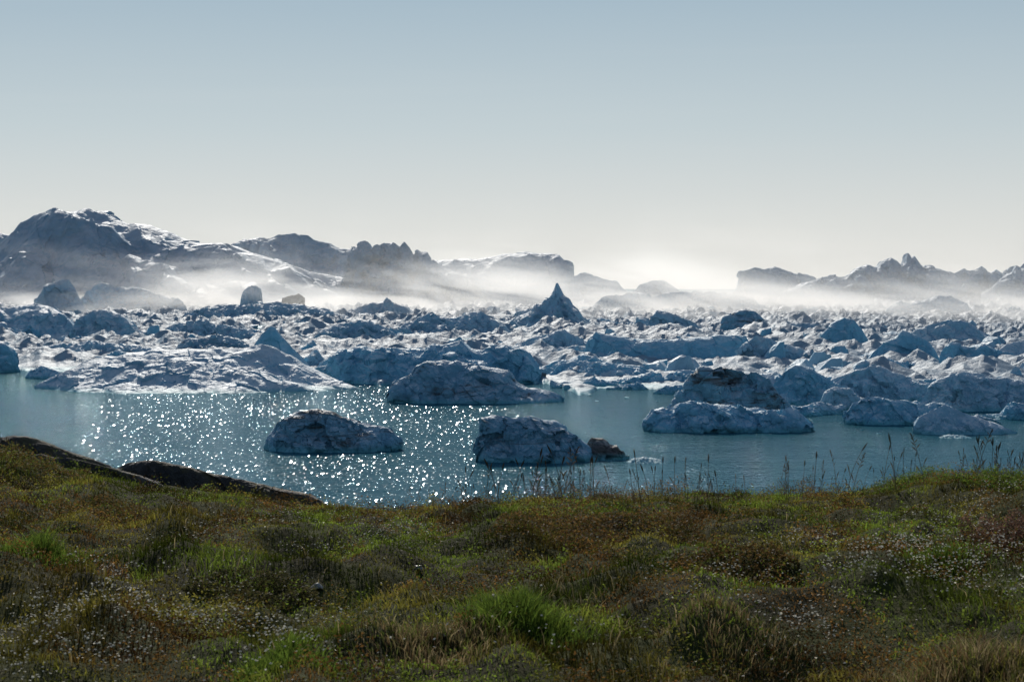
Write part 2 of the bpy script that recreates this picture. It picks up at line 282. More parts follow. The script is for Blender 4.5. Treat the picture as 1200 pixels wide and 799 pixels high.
B=[
# ---- far giants
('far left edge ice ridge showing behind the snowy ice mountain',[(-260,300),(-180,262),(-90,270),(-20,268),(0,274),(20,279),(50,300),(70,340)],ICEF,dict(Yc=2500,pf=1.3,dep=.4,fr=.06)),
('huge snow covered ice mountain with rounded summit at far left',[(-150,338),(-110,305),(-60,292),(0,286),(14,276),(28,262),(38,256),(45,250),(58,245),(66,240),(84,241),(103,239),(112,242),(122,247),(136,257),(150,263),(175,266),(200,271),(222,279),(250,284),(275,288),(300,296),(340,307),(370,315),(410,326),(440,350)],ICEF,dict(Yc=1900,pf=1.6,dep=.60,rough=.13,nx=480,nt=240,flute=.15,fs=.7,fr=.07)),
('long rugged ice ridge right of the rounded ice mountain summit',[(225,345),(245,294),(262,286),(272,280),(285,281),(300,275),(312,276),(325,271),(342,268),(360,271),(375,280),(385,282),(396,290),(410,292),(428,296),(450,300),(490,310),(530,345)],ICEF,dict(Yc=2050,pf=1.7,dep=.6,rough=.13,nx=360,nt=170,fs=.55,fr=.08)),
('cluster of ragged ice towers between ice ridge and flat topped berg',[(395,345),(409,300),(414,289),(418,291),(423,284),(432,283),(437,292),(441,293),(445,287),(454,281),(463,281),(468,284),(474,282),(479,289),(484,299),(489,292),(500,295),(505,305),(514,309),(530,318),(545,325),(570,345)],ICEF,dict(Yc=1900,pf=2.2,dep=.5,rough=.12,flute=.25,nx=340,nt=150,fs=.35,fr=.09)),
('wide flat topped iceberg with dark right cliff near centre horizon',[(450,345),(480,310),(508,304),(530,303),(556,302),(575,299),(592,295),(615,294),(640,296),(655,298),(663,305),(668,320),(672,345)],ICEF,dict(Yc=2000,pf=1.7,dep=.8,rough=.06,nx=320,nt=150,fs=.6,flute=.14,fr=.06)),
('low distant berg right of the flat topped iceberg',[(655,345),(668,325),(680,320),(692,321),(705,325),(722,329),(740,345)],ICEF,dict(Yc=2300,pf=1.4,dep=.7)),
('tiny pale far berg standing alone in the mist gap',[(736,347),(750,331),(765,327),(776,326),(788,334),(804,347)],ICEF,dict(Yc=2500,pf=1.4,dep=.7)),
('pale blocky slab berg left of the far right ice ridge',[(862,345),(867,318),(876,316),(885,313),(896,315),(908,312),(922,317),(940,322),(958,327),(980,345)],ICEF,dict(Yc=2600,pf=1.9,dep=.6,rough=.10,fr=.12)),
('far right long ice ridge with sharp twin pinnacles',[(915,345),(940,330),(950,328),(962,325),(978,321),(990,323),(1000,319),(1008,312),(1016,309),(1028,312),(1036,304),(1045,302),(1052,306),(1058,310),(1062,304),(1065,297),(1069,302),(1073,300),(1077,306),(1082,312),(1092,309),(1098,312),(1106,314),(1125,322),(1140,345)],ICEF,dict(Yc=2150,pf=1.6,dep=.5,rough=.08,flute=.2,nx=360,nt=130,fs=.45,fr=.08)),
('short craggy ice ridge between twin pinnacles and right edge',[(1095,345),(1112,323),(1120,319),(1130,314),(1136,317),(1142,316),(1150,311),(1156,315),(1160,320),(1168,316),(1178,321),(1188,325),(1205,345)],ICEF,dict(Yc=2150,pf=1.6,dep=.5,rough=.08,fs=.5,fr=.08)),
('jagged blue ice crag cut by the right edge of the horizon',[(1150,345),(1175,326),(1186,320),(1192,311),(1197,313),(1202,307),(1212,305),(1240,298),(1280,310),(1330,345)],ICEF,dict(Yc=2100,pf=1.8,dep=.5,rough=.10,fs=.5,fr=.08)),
# ---- mid distance, in and before the mist
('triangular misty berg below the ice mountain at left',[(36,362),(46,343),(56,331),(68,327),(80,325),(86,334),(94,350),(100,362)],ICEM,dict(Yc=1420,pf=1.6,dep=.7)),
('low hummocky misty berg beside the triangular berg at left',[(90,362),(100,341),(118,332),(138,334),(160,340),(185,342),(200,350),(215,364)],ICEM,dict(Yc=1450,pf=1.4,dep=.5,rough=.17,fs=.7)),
('rounded white boulder of ice on the skyline of the left pack',[(281,358),(283,345),(287,339),(292,337),(298,335),(305,338),(308,347),(307,358)],ICE,dict(Yc=1290,pf=3,dep=1,rough=.1,nx=70,nt=50,flute=.12,fr=.06)),
('brown dirt covered ice block beside the rounded white ice boulder',[(329,358),(331,348),(340,346),(350,344),(356,348),(357,358)],ICEDD,dict(Yc=1280,pf=3,dep=.9,nx=70,nt=50,flute=.1,fr=.06)),
('long rubble ridge carrying the rounded white boulder at left',[(205,378),(218,366),(240,360),(262,356),(284,355),(305,354),(330,355),(352,355),(380,361),(405,370),(425,380)],ICEM,dict(base=380,pf=1.4,dep=.5,rough=.18,fs=.7,nx=260)),
('small upright ice block with pointed top at left of the pack',[(196,369),(201,355),(208,349),(215,353),(220,369)],ICEM,dict(base=371,pf=2.5,dep=.9,nx=60,nt=50)),
('small leaning ice tooth above the left shore of the pack',[(232,372),(236,361),(245,357),(252,364),(256,373)],ICEM,dict(base=375,pf=2.2,dep=.9,nx=60,nt=50)),
('misty hump with small knob on top left of the pyramid berg',[(398,382),(407,364),(420,358),(436,355),(449,354),(453,348),(459,354),(475,360),(492,370),(505,384)],ICEM,dict(Yc=1240,pf=1.7,dep=.6,rough=.13,fr=.1)),
('tall pyramid iceberg with needle summit near centre',[(576,387),(588,379),(600,376),(609,368),(619,364),(626,358),(634,355),(638,350),(645,347),(649,339),(652,330),(655,338),(658,346),(665,349),(670,357),(677,361),(683,370),(692,376),(706,387)],ICEM,dict(base=389,pf=1.35,dep=.9,rough=.10,flute=.2,crest=0.,nx=300,nt=150,fs=.45,fr=.08)),
('broad rubbly berg just left of the pyramid berg',[(462,392),(474,379),(490,370),(510,367),(532,371),(548,364),(562,362),(574,372),(592,382),(602,392)],ICE,dict(base=396,pf=1.6,dep=.6,rough=.2,fs=.6)),
('small misty peak above the rubbly berg left of centre',[(560,372),(567,362),(575,357),(584,361),(592,374)],ICEM,dict(Yc=1300,pf=1.8,dep=.8,nx=60,nt=50)),
('low pale misty ice plain seen behind the pyramid berg at right',[(690,362),(705,346),(735,342),(770,345),(800,340),(840,342),(872,346),(900,362)],ICEM,dict(Yc=1500,pf=1.4,dep=.4,rough=.2,fs=.7)),
('sloping white berg right of the pyramid berg',[(758,388),(764,370),(770,363),(783,366),(798,371),(815,378),(832,390)],ICEM,dict(base=394,pf=1.8,dep=.7)),
('dark blue flat ice block right of the sloping white berg',[(842,388),(848,370),(856,365),(872,363),(886,366),(896,375),(906,388)],ICED,dict(base=393,pf=2.4,dep=.7)),
('large pale hump berg half lost in the right mist',[(1030,384),(1040,361),(1052,352),(1066,356),(1082,352),(1098,347),(1114,346),(1130,353),(1144,368),(1156,386)],ICEM,dict(Yc=1280,pf=1.6,dep=.6,rough=.12,fs=.7,fr=.1)),
('squat rubble berg in front of the right mist bank',[(905,392),(918,380),(940,377),(962,381),(975,392)],ICEM,dict(base=397,pf=1.6,dep=.7,rough=.2)),
# ---- left pack
('tall rounded snowy berg at left edge above the pack',[(-60,392),(-40,365),(-10,360),(15,359),(38,357),(58,361),(74,368),(88,384),(100,394)],ICE,dict(base=396,pf=1.5,dep=.8,rough=.13,fs=.8,fr=.12)),
('long snowy hummock behind the left pack ice',[(80,392),(90,372),(108,362),(128,364),(146,372),(162,385),(176,394)],ICE,dict(base=399,pf=1.5,dep=.8,rough=.15,fs=.8)),
('blue shaded berg at left edge beside open water',[(-60,440),(-40,404),(-12,399),(6,403),(16,409),(20,425),(26,440)],ICEB,dict(base=437,pf=2.6,dep=.6,rough=.1)),
('small blue ice slab afloat left of the broad sunlit berg',[(30,442),(36,433),(48,429),(62,432),(76,438),(84,443)],ICEB,dict(base=444,pf=2.0,dep=.8)),
('rugged pack berg behind the broad sunlit berg on the left',[(20,425),(40,408),(70,402),(110,398),(140,402),(175,408),(200,420)],ICE,dict(base=424,pf=1.6,dep=.7,rough=.2,fs=.6,nx=260)),
('grey rubble covered berg behind the broad sunlit berg at centre left',[(190,420),(215,399),(240,394),(262,392),(280,398),(296,410),(306,422)],ICED,dict(base=422,pf=1.6,dep=.7,rough=.2,fs=.6)),
('steep blue wedge of ice behind the broad sunlit berg',[(288,432),(298,402),(306,391),(317,381),(322,383),(330,393),(340,404),(352,418),(370,436)],ICEB,dict(base=436,pf=1.5,dep=.7,rough=.05,flute=.08,fr=.06)),
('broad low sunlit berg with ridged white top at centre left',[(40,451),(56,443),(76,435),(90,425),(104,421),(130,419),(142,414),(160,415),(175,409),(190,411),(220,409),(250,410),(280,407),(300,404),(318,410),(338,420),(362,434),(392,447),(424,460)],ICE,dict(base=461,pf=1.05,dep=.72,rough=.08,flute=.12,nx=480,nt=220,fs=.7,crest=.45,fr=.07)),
('white hummock berg on the left skyline of the pack',[(360,402),(378,386),(402,378),(430,376),(452,383),(470,398)],ICE,dict(base=404,pf=1.6,dep=.7,rough=.18,fs=.6)),
('snowy rubble berg between the left hummock and the blue wedge',[(180,392),(200,380),(235,374),(262,379),(290,386),(310,398)],ICE,dict(base=402,pf=1.6,dep=.7,rough=.2,fs=.5)),
# ---- centre
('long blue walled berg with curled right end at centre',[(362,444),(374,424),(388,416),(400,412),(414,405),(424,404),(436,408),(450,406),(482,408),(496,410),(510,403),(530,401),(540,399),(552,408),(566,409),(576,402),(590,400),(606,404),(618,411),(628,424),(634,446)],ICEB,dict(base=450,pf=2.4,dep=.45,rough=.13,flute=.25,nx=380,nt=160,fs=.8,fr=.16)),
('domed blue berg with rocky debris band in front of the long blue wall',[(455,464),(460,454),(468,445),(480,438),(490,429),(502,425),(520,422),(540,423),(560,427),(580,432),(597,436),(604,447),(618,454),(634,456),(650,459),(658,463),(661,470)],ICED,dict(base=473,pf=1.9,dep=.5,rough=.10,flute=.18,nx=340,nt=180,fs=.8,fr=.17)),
('wide pale wall berg with straight blue cliff at centre right',[(684,424),(690,398),(698,387),(710,391),(735,395),(762,398),(795,397),(825,394),(852,392),(872,394),(880,406),(886,426)],ICEB,dict(base=430,pf=3.2,dep=.35,rough=.06,flute=.12,nx=340,nt=140,fr=.09,fs=.9)),
('sloping snowy berg left of the wide pale wall berg',[(590,420),(606,400),(630,390),(656,386),(676,392),(692,406),(700,422)],ICE,dict(base=424,pf=1.5,dep=.7,rough=.16,fs=.7)),
('low blue rubble berg below the wide pale wall berg',[(640,442),(654,428),(680,421),(712,424),(740,430),(766,434),(782,444)],ICEB,dict(base=447,pf=1.6,dep=.6,rough=.22,fs=.7,fr=.22)),
# ---- right
('tall square blue ice block on the right skyline',[(952,414),(962,390),(974,379),(988,373),(1000,375),(1010,385),(1018,398),(1026,414)],ICEB,dict(base=416,pf=2.4,dep=.7,rough=.13,fr=.12)),
('tilted blue slab berg with smooth cliff right of the square block',[(1012,426),(1022,414),(1034,402),(1050,396),(1058,387),(1072,391),(1086,398),(1096,409),(1102,430)],ICEB,dict(base=432,pf=2.6,dep=.5,rough=.06,flute=.12,fr=.08)),
('white peaked berg behind the tilted slab at right',[(1060,404),(1074,386),(1090,378),(1110,372),(1124,374),(1142,382),(1158,392),(1174,406)],ICE,dict(base=410,pf=1.5,dep=.7,rough=.14,fs=.8)),
('dark fronted shelf berg near the right edge',[(1098,434),(1106,412),(1116,403),(1134,406),(1150,402),(1168,408),(1184,414),(1192,434)],ICEB,dict(base=438,pf=3.2,dep=.5,rough=.1,fr=.12)),
('snowy rubble berg at the right edge behind the shelf berg',[(1160,420),(1180,402),(1206,396),(1240,402),(1270,420)],ICE,dict(base=424,pf=1.5,dep=.7,rough=.16)),
('angular ice hill behind the two tier berg',[(858,430),(870,404),(886,393),(902,396),(920,403),(938,406),(952,414),(966,430)],ICE,dict(base=434,pf=1.7,dep=.6,rough=.17,fs=.8,fr=.2)),
('craggy blue crest berg right of the two tier berg',[(892,470),(908,446),(918,434),(932,426),(950,430),(966,438),(982,450),(998,472)],ICEB,dict(base=476,pf=1.8,dep=.6,rough=.15,fs=.8,nx=240,nt=120,fr=.2)),
('jumbled white berg right of the craggy crest berg',[(960,462),(978,442),(1004,432),(1030,430),(1058,436),(1080,446),(1106,464)],ICE,dict(base=472,pf=1.6,dep=.6,rough=.18,fs=.7,nx=260,nt=120,fr=.22)),
('small rounded boulder of ice before the jumbled white berg',[(958,476),(966,459),(980,452),(996,454),(1006,464),(1012,478)],ICE,dict(base=482,pf=2.2,dep=.8,rough=.12,nx=110,nt=70)),
('snow topped blue berg with notched front at right edge',[(1076,474),(1090,452),(1106,440),(1124,434),(1150,436),(1176,442),(1200,447),(1224,456),(1240,474)],ICE,dict(base=482,pf=2.2,dep=.6,rough=.14,fs=.8,nx=280,nt=120,fr=.2)),
('crumbling block berg with dark waterline below the jumbled berg',[(990,488),(1000,470),(1018,462),(1040,466),(1062,468),(1082,474),(1100,490)],ICEB,dict(base=498,pf=2.4,dep=.5,rough=.17,nx=220,nt=110,fr=.22)),
('low fan shaped berg with striped white slope at right',[(1070,502),(1078,488),(1092,480),(1108,474),(1124,480),(1142,488),(1166,495),(1192,506)],ICE,dict(base=510,pf=1.2,dep=.6,rough=.08,flute=.16,fs=.6,nx=240,nt=120,fr=.10)),
('two tier berg whose low blue shelf floats before the right pack',[(755,499),(761,489),(768,480),(782,477),(796,471),(815,470),(834,473),(856,474),(868,478),(890,477),(905,480),(926,481),(940,485),(948,491),(953,501)],ICEB,dict(base=507,pf=2.8,dep=.45,rough=.15,flute=.28,nx=360,nt=150,fr=.26,fs=1.0)),
# ---- near floating bergs
('streaked grey and blue dome berg afloat alone at left centre',[(309,524),(314,509),(323,499),(330,491),(342,487),(352,480),(372,478),(388,480),(400,486),(424,490),(442,497),(456,503),(466,516),(471,526)],ICED,dict(base=530,pf=1.9,dep=.7,rough=.14,flute=.24,nx=360,nt=210,fs=.75,fr=.24)),
('dirty topped blue berg with steep left face afloat at centre',[(558,536),(560,508),(565,493),(575,485),(592,484),(612,487),(622,486),(634,491),(650,495),(660,500),(672,506),(682,516),(692,524),(700,538)],ICED,dict(base=542,pf=2.4,dep=.6,rough=.15,flute=.28,nx=360,nt=210,fs=.8,fr=.25)),
('thin white ice floe right of the dark dirt covered lump',[(734,541),(742,537),(756,535),(770,537),(780,541)],ICE,dict(base=543,pf=1.6,dep=1.2,rough=.3,nx=90,nt=60,cat='ice floe',sink=.6)),
('thin ice floe drifting below the two tier berg shelf at right',[(1100,512),(1112,509),(1128,510),(1140,513)],ICE,dict(base=514,pf=1.6,dep=1.0,rough=.3,nx=70,nt=50,cat='ice floe',sink=.6)),
]
BO={}
for lab,sil,mat,kw in B:
    kw=dict(kw); cat=kw.get('cat','iceberg'); w5=lab.split()[:6]
    nm='ice_floe' if cat=='ice floe' else ('ice_block' if ('block' in w5 and 'berg' not in w5) else 'iceberg')
    BO[lab]=berg(nm,lab,sil,mat,**kw)
berg('upper_block','grey capped upper block',[(790,480),(802,456),(812,441),(822,434),(836,436),(850,433),(868,435),(888,438),(900,446),(914,462),(930,480)],ICED,base=497,pf=2.4,dep=.5,rough=.13,flute=.26,nx=280,nt=150,fr=.24,fs=.9,parent=BO['two tier berg whose low blue shelf floats before the right pack'])
berg('debris_lump','dark dirt covered lump',[(664,536),(676,520),(688,517),(694,511),(706,513),(714,520),(722,519),(728,528),(736,537)],ICEDD,base=540,pf=2.0,dep=.8,rough=.25,nx=140,nt=80,fr=.3,parent=BO['dirty topped blue berg with steep left face afloat at centre'])
# ---------------------------------------------------------------- packed brash ice between the bergs
FP=[-900,0,60,100,420,440,640,660,800,830,980,1010,1200,1900]; FY=[436,437,436,446,448,452,450,460,459,470,474,480,470,470]
def front_y(px): return np.interp(px,FP,FY)
zn=['at the far left','behind the broad sunlit berg','left of the pyramid berg','below and right of the pyramid berg','behind the two tier berg','around the tilted blue slab']
zx=[(-60,170),(170,360),(360,600),(600,800),(800,1000),(1000,1240)]
def rand_ridge(z,px,py,wp,hp,j):
    n_=random.randint(5,8); sil=[(px-wp/2,py-1)]
    for q in range(n_):
        f_=(q+.5+random.uniform(-.45,.45))/n_; sil.append((px-wp/2+wp*f_,py-hp*(math.sin(f_*3.14)**.4)*random.uniform(.4,1.1)))
    sil.append((px+wp/2,py-1))
    berg('ice_ridge','broken ridge of jumbled ice blocks in the pack '+zn[z],sil,[ICEB,ICEM,ICEB,ICE,ICEB][j%5],base=py,dep=.6,pf=2.2,rough=.2,flute=.3,nx=140,nt=75,fs=1.0,cat='ice ridge',group='broken ice ridges '+zn[z],seed=1000+j*13,fr=.28)
for j in range(78):
    z=j%6; px=random.uniform(*zx[z]); fy=float(front_y(px)); py=364+(fy-6-364)*((j//6+random.random())/13)**.9
    rand_ridge(z,px,py,random.uniform(30,105)*(.6+(py-YH)/140),random.uniform(8,19)*(.5+(py-YH)/110),j)
for j,(px,py,wp,hp) in enumerate([(800,446,70,18),(850,440,90,20),(935,488,60,14),(960,486,70,20),(1035,452,90,22),(1085,486,80,22),(1150,462,110,24),(1190,492,90,24),(1140,498,70,16),(1010,470,90,24),(1060,440,100,20),(990,440,70,20),(1200,440,90,22),(670,455,46,9),(705,454,60,13),(735,457,50,10),(765,452,70,14),(790,462,50,12),(640,444,60,14)]):
    rand_ridge(5 if px>1000 else (4 if px>800 else 3),px,py,wp,hp,100+j)
def brash_z(XX,RY):
    px=600+F*XX/RY
    Yfr=F*H/(front_y(px)+9*fbm(px*.03,3.1,0,3)-YH)
    s=RY-Yfr
    edge=sstep(0,10,s+12*fbm(XX*.07,RY*.05,7.,4))
    lead=sstep(.10,-.06,fbm(XX/50,RY/110,9.3,4)-.20)
    g=1+RY/900
    hz=.3+g*(2.8*np.clip(shard(XX/22,RY/26,3),-.1,1)+1.7*np.clip(shard(XX/9,RY/10,8),0,1)+.7*np.clip(shard(XX/3.6,RY/5,19),0,1))
    amp=sstep(0,70,s)*.7+.3
    return hz*amp*edge*(.2+.8*lead)-1.2*(1-edge)-.4*(1-lead)
nr,nc=760,1200
ry=np.geomspace(F*H/(486-YH),3600,nr); rx=np.linspace(-.33,.33,nc)
RX,RY=np.meshgrid(rx,ry); XX=RX*RY
zz=brash_z(XX,RY)
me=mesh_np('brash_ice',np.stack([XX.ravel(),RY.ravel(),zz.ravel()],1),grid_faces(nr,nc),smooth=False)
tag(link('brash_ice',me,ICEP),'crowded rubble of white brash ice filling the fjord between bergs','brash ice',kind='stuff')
# ---------------------------------------------------------------- loose blocks in the pack
def chunk_mesh(i):
    r=random.Random(100+i); bm=bmesh.new()
    lean=r.uniform(-.6,.6); lean2=r.uniform(-.4,.4)
    for k in range(8):
        a=r.uniform(0,6.283); q=r.uniform(.5,1); h=r.uniform(.1,1)**.9
        bm.verts.new((math.cos(a)*q*(1-.35*h)+lean*h,math.sin(a)*q*(1-.35*h)+lean2*h,h*r.uniform(.75,1)))
    for k in range(7):
        a=k/7*6.283; bm.verts.new((math.cos(a)*r.uniform(.7,1.1),math.sin(a)*r.uniform(.7,1.1),-.45))
    bmesh.ops.convex_hull(bm,input=bm.verts)
    bmesh.ops.delete(bm,geom=[v for v in bm.verts if not v.link_faces],context='VERTS')
    bmesh.ops.triangulate(bm,faces=bm.faces)
    bmesh.ops.subdivide_edges(bm,edges=bm.edges,cuts=5,use_grid_fill=True)
    co=np.array([v.co[:] for v in bm.verts])
    n=fract((co[:,0],co[:,1],co[:,2]),.8,i*7)+.3*fract((co[:,0],co[:,1],co[:,2]),.3,i*11)
    c2=co*(1+.15*n)[:,None]
    for v,c in zip(bm.verts,c2): v.co=c
    me=bpy.data.meshes.new('ice_block'); bm.to_mesh(me); bm.free()
    me.materials.append([ICE,ICEB,ICEB,ICEM,ICE,ICEB,ICED][i%7]); return me
CH=[chunk_mesh(i) for i in range(18)]
zones=[(-100,170,'far left'),(170,360,'left'),(360,600,'centre left'),(600,800,'centre'),(800,1000,'centre right'),(1000,1300,'far right')]
near=['small ice block in the near pack left of the broad sunlit berg','small ice block in the near pack behind the broad sunlit berg',
 'small ice block in the near pack around the long blue walled berg','small ice block in the near pack below the wide pale wall berg',
 'small ice block in the near pack around the two tier berg','small ice block in the near pack around the tilted blue slab']
far=['small ice block in the far pack under the ice mountain','small ice block in the far pack around the rounded white boulder',
 'small ice block in the far pack left of the pyramid berg','small ice block in the far pack right of the pyramid berg',
 'small ice block in the far pack near the dark flat block','small ice block in the far pack in the right mist']
n=0
while n<282:
    z=random.choice([0,1,2,3,4,5,4,5,3]); px=random.uniform(zones[z][0],zones[z][1])
    fy=float(front_y(px)); py=358+(fy-2-358)*random.random()**.75
    if 75<px<415 and py>404: continue
    s=(py-YH)/100
    wpx=random.uniform(7,24)*(.5+s*.9)*(1.7 if random.random()<.2 else 1)
    Yb=F*H/(py-YH); w=wpx*Yb/F/2; xb=(px-600)*Yb/F
    zb=float(brash_z(np.array([xb]),np.array([Yb]))[0])
    o=bpy.data.objects.new('ice_block',CH[n%18]); C.objects.link(o)
    o.location=(xb,Yb,max(0,zb*.8)); o.scale=(w,w*random.uniform(.7,1.2),w*random.uniform(.5,1.2)); o.rotation_euler=(random.uniform(-.3,.3),random.uniform(-.3,.3),random.uniform(0,6.28))
    isn=py>398
    tag(o,(near if isn else far)[z],'ice block',('near' if isn else 'far')+' loose ice blocks, '+zones[z][2])
    n+=1
for k,(px,py,w) in enumerate([(150,466,5),(430,468,5),(700,470,6),(735,466,8),(690,463,9),(770,470,6),(1010,504,7),(1030,508,8),(985,496,6),(1060,512,6),(1150,516,6),(560,479,5),(300,468,6),(46,456,4),(500,480,4)]):
    Yb=F*H/(py-YH); ww=w*Yb/F/2
    o=bpy.data.objects.new('ice_fragment',CH[(k*5)%14]); C.objects.link(o); o.location=((px-600)*Yb/F,Yb,0); o.scale=(ww,ww,ww*.4); o.rotation_euler=(0,0,k*1.3)
    tag(o,'tiny white ice fragment floating on the open water','ice fragment','ice fragments floating on the open water')
# ---------------------------------------------------------------- rock outcrops on the left
RK=[('long low grey rock rib running down towards the water',[(110,590),(128,552),(150,542),(180,540),(205,544),(222,547),(250,555),(290,563),(330,572),(362,580),(386,592),(400,606)],25.6,.35),
('dark smooth bedrock slab at the left edge of the shore',[(-90,570),(-60,530),(-30,512),(-10,509),(15,508),(40,512),(64,519),(86,527),(104,534),(126,544),(150,566)],25.2,.5),
('black rounded rock ledge below the bedrock slab at left',[(-20,560),(10,538),(48,531),(62,534),(80,534),(115,541),(140,549),(165,557),(185,565),(215,577),(232,592)],23.1,.4),
]
for lab,sil,Yc,dep in RK:
    berg('rock_outcrop',lab,sil,ROCK,Yc=Yc,dep=dep,pf=2.0,pb=2,rough=.05,flute=.06,cat='rock',zbase=16.9,sink=.4,crest=0,fs=.7,smooth=False,nx=260,nt=130,fr=.09)
ST=[(372,690,9,'flat pale stone half sunk in grass left of centre'),(490,668,7,'pale stone in grass above the centre tuft'),(516,748,9,'pale stone among grass near the bottom centre')]
def ray_ground(px,py):
    t=np.linspace(6,30,1500); x=(px-600)/F*t; z=H-(py-YH)/F*t
    g=ground_z(x,t); k=np.argmax(z<g); return x[k],t[k],g[k]
m,nt=newmat('pale_stone'); b=NB(nt); out=b.n('ShaderNodeOutputMaterial'); p=b.n('ShaderNodeBsdfPrincipled'); geo=b.n('ShaderNodeNewGeometry')
b.l(b.mix(b.noise(geo.outputs['Position'],25,5,.7),(.12,.115,.10),(.32,.31,.29)),p.inputs['Base Color']); b.l(p.outputs[0],out.inputs[0]); STONE=m
for k,(px,py,w,lab) in enumerate(ST):
    x,y,z=ray_ground(px,py); me=CH[k*2].copy(); me.materials.clear(); me.materials.append(STONE)
    o=link('stone',me,None,(x,y,z+.02)); ww=w*y/F; o.scale=(ww,ww*.8,ww*.5); o.rotation_euler=(0,0,k*2.)
    tag(o,lab,'stone')
# ---------------------------------------------------------------- vegetation
GREEN=np.array([.140,.195,.026]); OLIVE=np.array([.185,.165,.030]); BROWN=np.array([.155,.082,.024]); STRW=np.array([.32,.26,.13])
def palette(x,y,r):
    a=fbm(x*.5,y*.32,11.,3); b_=fbm(x*1.0,y*.6,21.,3); c=fbm(x*2.6,y*1.6,31.,3); dk=fbm(x*1.4,y*.8,51.,3)
    wg=sstep(-.18,.12,a+.5*c); wb=sstep(.07,.22,b_+.3*c)
    col=OLIVE[None]*(1-wg)[:,None]+GREEN[None]*wg[:,None]
    col=col*(1-wb)[:,None]+BROWN[None]*wb[:,None]
    return col*((.45+.9*r)*(.26+1.2*sstep(-.22,.25,dk+.3*c)))[:,None],wb
def blades(x,y,z,h,w,col,lean=.45,out=None):
    n=len(x); a=rng.uniform(0,6.283,n); ca,sa=np.cos(a),np.sin(a)
    la=rng.uniform(0,6.283,n); lm=h*lean*rng.uniform(.2,1.3,n); lx=np.cos(la)*lm; ly=np.sin(la)*lm
    if out is not None: lx=lx+out[0]*h; ly=ly+out[1]*h
    V=np.empty((n,5,3))
    for k,(f,ww,lf) in enumerate([(0,-.5,0),(0,.5,0),(.6,-.38,.35),(.6,.38,.35),(1,0,1)]):
        V[:,k,0]=x+ca*w*ww+lx*lf; V[:,k,1]=y+sa*w*ww+ly*lf; V[:,k,2]=z+h*f-.01*(f==0)-(0.12*h*lean if k==4 else 0)
    i=np.arange(n)[:,None,None]*5; Fc=(np.array([[0,1,2],[1,3,2],[2,3,4]])[None]+i).reshape(-1,3)
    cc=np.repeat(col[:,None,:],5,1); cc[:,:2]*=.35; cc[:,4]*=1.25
    return V.reshape(-1,3),Fc,cc.reshape(-1,3)
def leaves(x,y,z,s,col):
    n=len(x); d=rng.normal(size=(n,3)); d[:,2]*=.6; d/=np.linalg.norm(d,axis=1)[:,None]
    e=np.cross(d,rng.normal(size=(n,3))); e/=np.linalg.norm(e,axis=1)[:,None]
    P=np.stack([x,y,z],1); s=s[:,None]
    V=np.stack([P-d*s,P+e*s*.5,P+d*s,P-e*s*.5],1)
    Fc=np.arange(n*4).reshape(-1,4); return V.reshape(-1,3),Fc,np.repeat(col[:,None,:],4,1).reshape(-1,3)
def scatter(n,y0=6.5,y1=28):
    y=rng.uniform(y0,y1,n); x=rng.uniform(-1,1,n)*(.27*y+1.3); return x,y
def bald(x,y):   # no turf on the bare rock
    px=600+F*x/y; return (px<235)&(y>22.7+.9*fbm(x*1.2,y,3.,2))&(fbm(x*1.6,y*1.3,13.,3)<.16)|(px<400)&(y>24.3)
N=240000
x,y=scatter(N); kp=~bald(x,y); x=x[kp]; y=y[kp]; N=len(x)
z=ground_z(x,y); r=rng.random(N); col,wb=palette(x,y,r)
hp=.02+.055*sstep(-.1,.35,fbm(x*1.3,y*.8,41.,3)); hh=hp*rng.uniform(.5,1.5,N)*(1-.5*wb)
dry=sstep(14,9,y)*sstep(-1.2,.5,x); st=rng.random(N)<(.025+.12*dry*sstep(-.1,.2,fbm(x*.9,y*.7,81.,2))); col[st]=STRW*rng.uniform(.35,1.0,(st.sum(),1)); hh[st]*=1.5
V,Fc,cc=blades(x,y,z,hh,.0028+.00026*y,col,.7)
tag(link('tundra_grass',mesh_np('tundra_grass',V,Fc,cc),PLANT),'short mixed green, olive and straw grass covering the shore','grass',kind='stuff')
N=430000
x,y=scatter(N); b_=fbm(x*1.0,y*.6,21.,3)+.3*fbm(x*2.6,y*1.6,31.,3); cu=ridged(x*1.5,y*1.1,71.,3); kp=(rng.random(N)<(.40+.60*np.maximum(sstep(0,.2,b_),sstep(.6,.85,cu))))&~bald(x,y); x=x[kp]; y=y[kp]; b_=b_[kp]; cu=cu[kp]
r=rng.random(len(x)); col,wb=palette(x,y,r*.8); hm=.02+.12*sstep(0,.3,b_)*(.3+.7*ridged(x*2.5,y*2.5,3.))+.16*sstep(.62,.9,cu)
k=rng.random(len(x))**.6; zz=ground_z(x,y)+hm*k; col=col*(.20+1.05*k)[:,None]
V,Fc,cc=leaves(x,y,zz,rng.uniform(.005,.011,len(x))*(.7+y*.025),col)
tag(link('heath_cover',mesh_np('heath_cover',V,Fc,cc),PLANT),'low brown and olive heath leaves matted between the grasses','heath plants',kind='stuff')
def flower_field(n,centres):
    xs_,ys_=[],[]
    for (px,py,sp,cnt) in centres:
        x0,y0,_=ray_ground(px,py); s=sp*y0/F
        xs_.append(rng.normal(x0,s,cnt)); ys_.append(rng.normal(y0,s*2.0,cnt))
    x,y=scatter(n,7,22); xs_.append(x); ys_.append(y)
    x=np.concatenate(xs_); y=np.concatenate(ys_); k=(y>6.5)&(y<23.5)&(rng.random(len(x))<sstep(-.2,.25,fbm(x*1.7,y*1.2,61.,3)))&~bald(x,y); return x[k],y[k]
